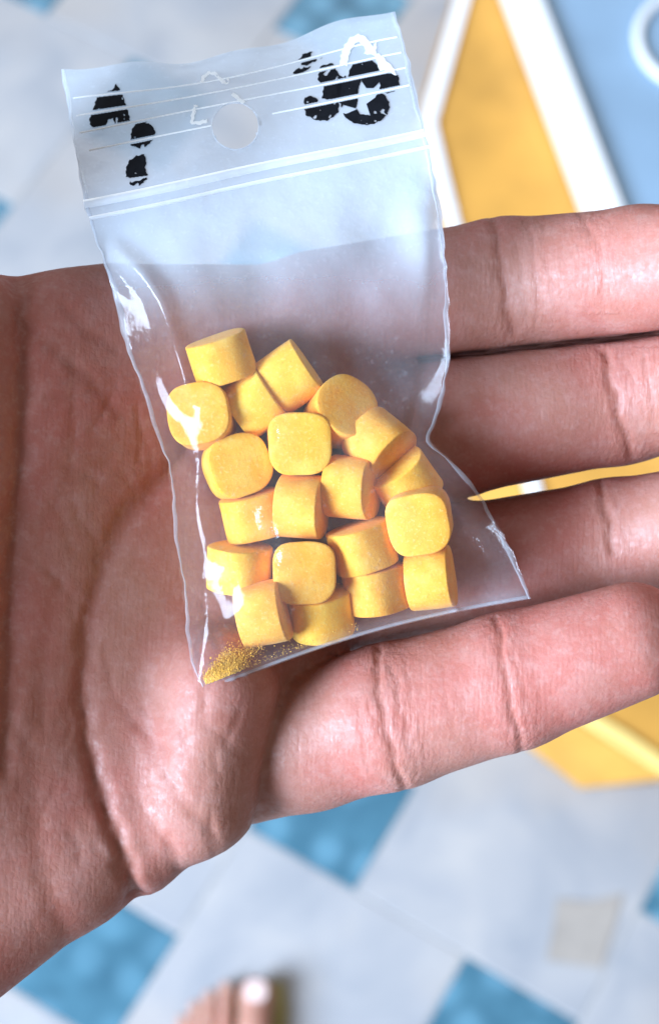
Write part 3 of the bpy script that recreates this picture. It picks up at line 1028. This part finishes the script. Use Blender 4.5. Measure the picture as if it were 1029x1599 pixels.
def ink(name, polys, wear, material, lift=0.10, holes=(), stripes=True, step=0.85, seed=0):
    xs = [p[0] for q in polys for p in q]; ys = [p[1] for q in polys for p in q]
    X2, Y2 = np.meshgrid(np.arange(min(xs) - 2, max(xs) + 2, step), np.arange(min(ys) - 2, max(ys) + 2, step), indexing='ij')
    cxm, cym = X2[:-1, :-1] + step / 2, Y2[:-1, :-1] + step / 2
    ok = np.zeros(cxm.shape, bool)
    for q in polys:
        ok |= inside_poly(cxm + 0.6 * np.sin(cym * .7 + seed), cym + 0.6 * np.sin(cxm * .6), q)
    for q in holes:
        ok &= ~inside_poly(cxm, cym, q)
    s, t = bag_st(X2, Y2)
    tc = (t[:-1, :-1] + t[1:, 1:]) / 2
    if stripes:
        for st in STRIPES:
            ok &= np.abs(tc - st) > 0.0036
    # flaked-off ink
    r2 = np.random.default_rng(seed)
    fl = np.zeros(cxm.shape)
    for _ in range(14):
        kx, ky, p_ = r2.normal(0, .32), r2.normal(0, .32), r2.uniform(0, 6.28)
        fl += np.sin(cxm * kx + cym * ky + p_)
    fl /= math.sqrt(7)
    wv = wear(cxm, cym) if callable(wear) else np.full(cxm.shape, wear)
    ok &= fl > (wv * 4 - 2.6)
    co = on_film(s, t, lift)
    idx = np.arange(X2.size).reshape(X2.shape)
    a, b = np.nonzero(ok)
    fs = np.stack([idx[a, b], idx[a, b + 1], idx[a + 1, b + 1], idx[a + 1, b]], -1)
    used, inv = np.unique(fs, return_inverse=True)
    me = mesh(name, co.reshape(-1, 3)[used] / 1000, inv.reshape(-1, 4))
    return link(name, me, material, bag)


def disc(cx_, cy_, rx, ry=None, n_=28, a0=0):
    ry = ry or rx
    return [(cx_ + rx * math.cos(2 * math.pi * k / n_ + a0), cy_ + ry * math.sin(2 * math.pi * k / n_ + a0)) for k in range(n_)]


# left print: wedge, blob, half disc
ink('ink_mark', [[(182, 131), (176, 140), (152, 151), (147, 168), (140, 186), (141, 194), (150, 203), (162, 204), (169, 188), (177, 184), (180, 196), (205, 192), (198, 166), (190, 142)]],
    lambda x, y: 0.05 + 0.22 * (y < 155), INK, seed=3)
ink('ink_mark', [disc(224, 208, 19, 17), [(218, 188), (230, 186), (231, 190), (222, 193)], [(205, 212), (240, 204), (234, 224), (222, 233), (203, 226)]],
    lambda x, y: 0.03 + 0.4 * ((y > 214) & (x < 226)), INK, seed=5)
ink('ink_mark', [[(214, 243), (226, 241), (229, 252), (227, 262), (231, 273), (230, 284), (214, 291), (203, 288), (203, 278), (197, 276), (197, 262), (203, 250)]],
    lambda x, y: 0.02 + 0.5 * (y > 278), INK, seed=8, holes=[[(195, 279), (232, 274), (232, 277), (195, 282)]])
# right print: worn discs
ink('ink_mark', [disc(570, 120, 26, 28), [(540, 124), (596, 112), (622, 118), (624, 138), (610, 145), (590, 146), (548, 160)], disc(570, 166, 38, 29),
                 [(524, 130), (540, 118), (560, 150), (556, 166), (528, 160)]],
    lambda x, y: 0.0 + 0.24 * ((y > 166) & (x > 560)) + 0.12 * (y > 176), INK, seed=13,
    holes=[[(558, 160), (560, 136), (564, 126), (572, 138), (582, 138), (592, 128), (594, 134), (586, 152), (572, 162), (578, 180), (562, 178), (556, 168)],
           [(536, 164), (558, 170), (540, 178), (530, 174)]])
ink('ink_mark', [[(500, 103), (520, 98), (526, 112), (536, 122), (530, 150), (524, 156), (503, 154), (505, 136), (496, 124)], disc(485, 158, 11, 8),
                 [(474, 166), (500, 160), (530, 158), (528, 176), (512, 188), (494, 188), (478, 180)]],
    lambda x, y: 0.06 + 0.25 * (y > 172) + 0.25 * ((y < 120)), INK, seed=21)
ink('ink_mark', [[(474, 84), (488, 80), (484, 90), (462, 100), (464, 96)], [(457, 113), (466, 106), (486, 104), (476, 112), (462, 119)], [(464, 98), (484, 90), (504, 90), (480, 102), (464, 102)]],
    0.33, INK, seed=31)


def arrow(line, hw, head, seed):
    pts_l, pts_r = [], []
    for k, p in enumerate(line):
        a = line[max(0, k - 1)]; b = line[min(len(line) - 1, k + 1)]
        dx, dy = b[0] - a[0], b[1] - a[1]
        L = math.hypot(dx, dy)
        pts_l.append((p[0] - dy / L * hw, p[1] + dx / L * hw)); pts_r.append((p[0] + dy / L * hw, p[1] - dx / L * hw))
    return [pts_l + pts_r[::-1]] + ([head] if head else [])


arc = [(536, 102), (538, 88), (543, 74), (551, 63), (560, 59), (568, 63), (574, 72), (580, 80)]
ink('recycling_arrow', arrow(arc, 6.2, [(588, 63), (587, 86), (567, 84), (573, 78), (582, 73)], 1), 0.05, WHITE_INK, lift=0.13, stripes=False, seed=41)
ink('recycling_arrow', [[(585, 86), (592, 83), (616, 108), (618, 118), (606, 111), (592, 110)]], 0.1, WHITE_INK, lift=0.14, stripes=False, seed=42)
ink('recycling_arrow', arrow([(315, 130), (318, 120), (326, 114), (335, 114), (342, 121), (349, 128)], 2.6, [(357, 120), (358, 131), (346, 131)], 1), 0.28, WHITE_INK, lift=0.12, stripes=False, seed=43)
ink('recycling_arrow', arrow([(363, 146), (370, 152), (381, 161)], 3.0, None, 1), 0.15, WHITE_INK, lift=0.12, stripes=False, seed=44)
ink('recycling_arrow', arrow([(306, 164), (302, 178), (300, 192), (312, 192), (324, 188)], 3.0, None, 1), 0.38, WHITE_INK, lift=0.12, stripes=False, seed=45)
# light rim of the punched hole
tc_ = np.linspace(0, 2 * math.pi, 90)
hs, ht = bag_st(HOLE[0] + (HOLE[2] + 1.2) * np.cos(tc_), HOLE[1] + (HOLE[2] + 1.2) * np.sin(tc_))
ribbon('hole_rim', hs, ht, 1.2, 0.06, SEAM, n=3)

# ------------------------------------------------------------------ yellow crumbs in the bag's lower corner
r2 = np.random.default_rng(5)
NP = 17000
a_ = np.abs(r2.normal(0, .42, NP)); b_ = r2.normal(0, 1, NP)
x = 326 + 62 * a_ + r2.normal(0, 5, NP); y = 1066 - 44 * a_ + b_ * (4 + 9 * np.exp(-((a_ - .5) / .4) ** 2))
far_ = r2.uniform(0, 1, NP) < 0.10
x = np.where(far_, r2.uniform(325, 560, NP), x); y = np.where(far_, 1076 - (x - 318) * 0.33 - np.abs(r2.normal(0, 10, NP)), y)
s_, t_ = bag_st(x, y)
keep = (s_ > 0.02) & (t_ < 0.985)
x, y, s_, t_ = x[keep], y[keep], s_[keep], t_[keep]
z0, z1 = film_z(zb, s_, t_), film_z(zf, s_, t_)
z = z0 + (z1 - z0) * r2.uniform(0.5, 0.97, len(x))
k = (D0 - z) / FPX
pos = np.stack([(x - 514.5) * k, (799.5 - y) * k, z], -1) - ORG
octa_v = np.array([(1, 0, 0), (-1, 0, 0), (0, 1, 0), (0, -1, 0), (0, 0, 1), (0, 0, -1)], float)
octa_f = np.array([(0, 2, 4), (2, 1, 4), (1, 3, 4), (3, 0, 4), (2, 0, 5), (1, 2, 5), (3, 1, 5), (0, 3, 5)])
sz = np.abs(r2.normal(0, .035, len(x))) + .035
vs = pos[:, None, :] + (octa_v[None] * r2.uniform(.5, 1.1, (len(x), 6, 1)) + r2.normal(0, .2, (len(x), 6, 3))) * sz[:, None, None]
fs = octa_f[None] + 6 * np.arange(len(x))[:, None, None]
me = mesh('tablet_crumbs', vs.reshape(-1, 3) / 1000, fs.reshape(-1, 3), True)
crumbs = link('tablet_crumbs', me, simple('tablet_powder', (0.97, 0.56, 0.10), 0.95, 0.06, 600, 0.0, 0.05))
crumbs.matrix_world = bag.matrix_world.copy()
tag(crumbs, 'yellow tablet powder gathered in the lower left corner of the bag', 'powder', None, 'stuff')

# ------------------------------------------------------------------ the bare foot on the floor, only its toes in view
hf = 1.6
tips = [floor_pt(400, 1532, 0.024), floor_pt(352, 1530, 0.02), floor_pt(326, 1544, 0.02), floor_pt(304, 1560, 0.02), floor_pt(284, 1582, 0.02)]
big = tips[0]
fo = Vector((big.x, big.y, 0))
G, flo, _ = grid3((-95, -190, -2), (40, 34, 95), hf)
F = None
rad = (11.0, 4.9, 4.7, 4.5, 4.3)
for k, tp in enumerate(tips):
    l = (np.array(tp) - np.array(fo)) * 1000
    zt = rad[k] * 0.95 + 3.5
    a = (l[0], l[1] - rad[k] * 0.6, zt)
    m_ = (l[0] * 0.93 - 1, l[1] - 26, zt + 5)
    e = (l[0] * 0.85 - 4, l[1] - 62, zt + 8)
    tsd = smin(roundcone(G, a, m_, rad[k], rad[k] * 0.86), roundcone(G, m_, e, rad[k] * 0.86, 10), 3)
    F = tsd if F is None else smin(F, tsd, 0.8)
body = smin(roundcone(G, (-22, -75, 18), (-28, -160, 26), 30, 26, 0.55), roundcone(G, (-28, -120, 30), (-30, -180, 70), 24, 30), 20)
F = smin(F, body, 10)
F = np.maximum(F, 3.0 - G[2])
vv, ff = polygonise(F, flo, hf)
me = subdivided(vv, ff, 1)
c, n = mesh_co(me)
if np.mean(n[c[:, 2] > np.percentile(c[:, 2], 90)][:, 2]) < 0:
    me.flip_normals()
me.vertices.foreach_set('co', (c / 1000).ravel())
me.polygons.foreach_set('use_smooth', [True] * len(me.polygons))
me.update()
foot = link('foot', me, FOOT_SKIN)
foot.location = fo
tag(foot, 'bare foot standing on the floor, toes showing at the bottom edge', 'foot')
for k, tp in enumerate(tips):
    l = (np.array(tp) - np.array(fo)) * 1000
    vs, fs = [(0, 0, 1.2)], []
    wn = rad[k] * 0.62
    for q in range(20):
        a = 2 * math.pi * q / 20
        vs.append((wn * math.copysign(abs(math.cos(a)) ** .7, math.cos(a)), wn * 1.05 * math.copysign(abs(math.sin(a)) ** .7, math.sin(a)), 0.0))
        fs.append((0, 1 + q, 1 + (q + 1) % 20))
    nm = mesh('toe_nail', np.array(vs) / 1000, fs)
    nl = link('toe_nail', nm, NAIL if k == 0 else SMALL_NAIL, foot)
    nl.location = (l[0] / 1000, (l[1] - rad[k] * 0.55) / 1000, (rad[k] * 1.95 + 3.2) / 1000)
    nl.rotation_euler = (-0.22, 0, 0)
sole = [(17, 3), (19, -12), (18, -60), (15, -120), (10, -180), (-52, -180), (-62, -110), (-62, -60), (-54, -40), (-36, -18), (-16, -6), (4, 5)]
so = tag(link('sandal_sole', prism('sandal_sole', [(a / 1000, b / 1000) for a, b in sole], 0.0, 0.0030, 0.001), OLIVE), 'thin olive sandal sole under the bare foot', 'sandal')
so.location = fo + Vector((0, 0, 0.0006))
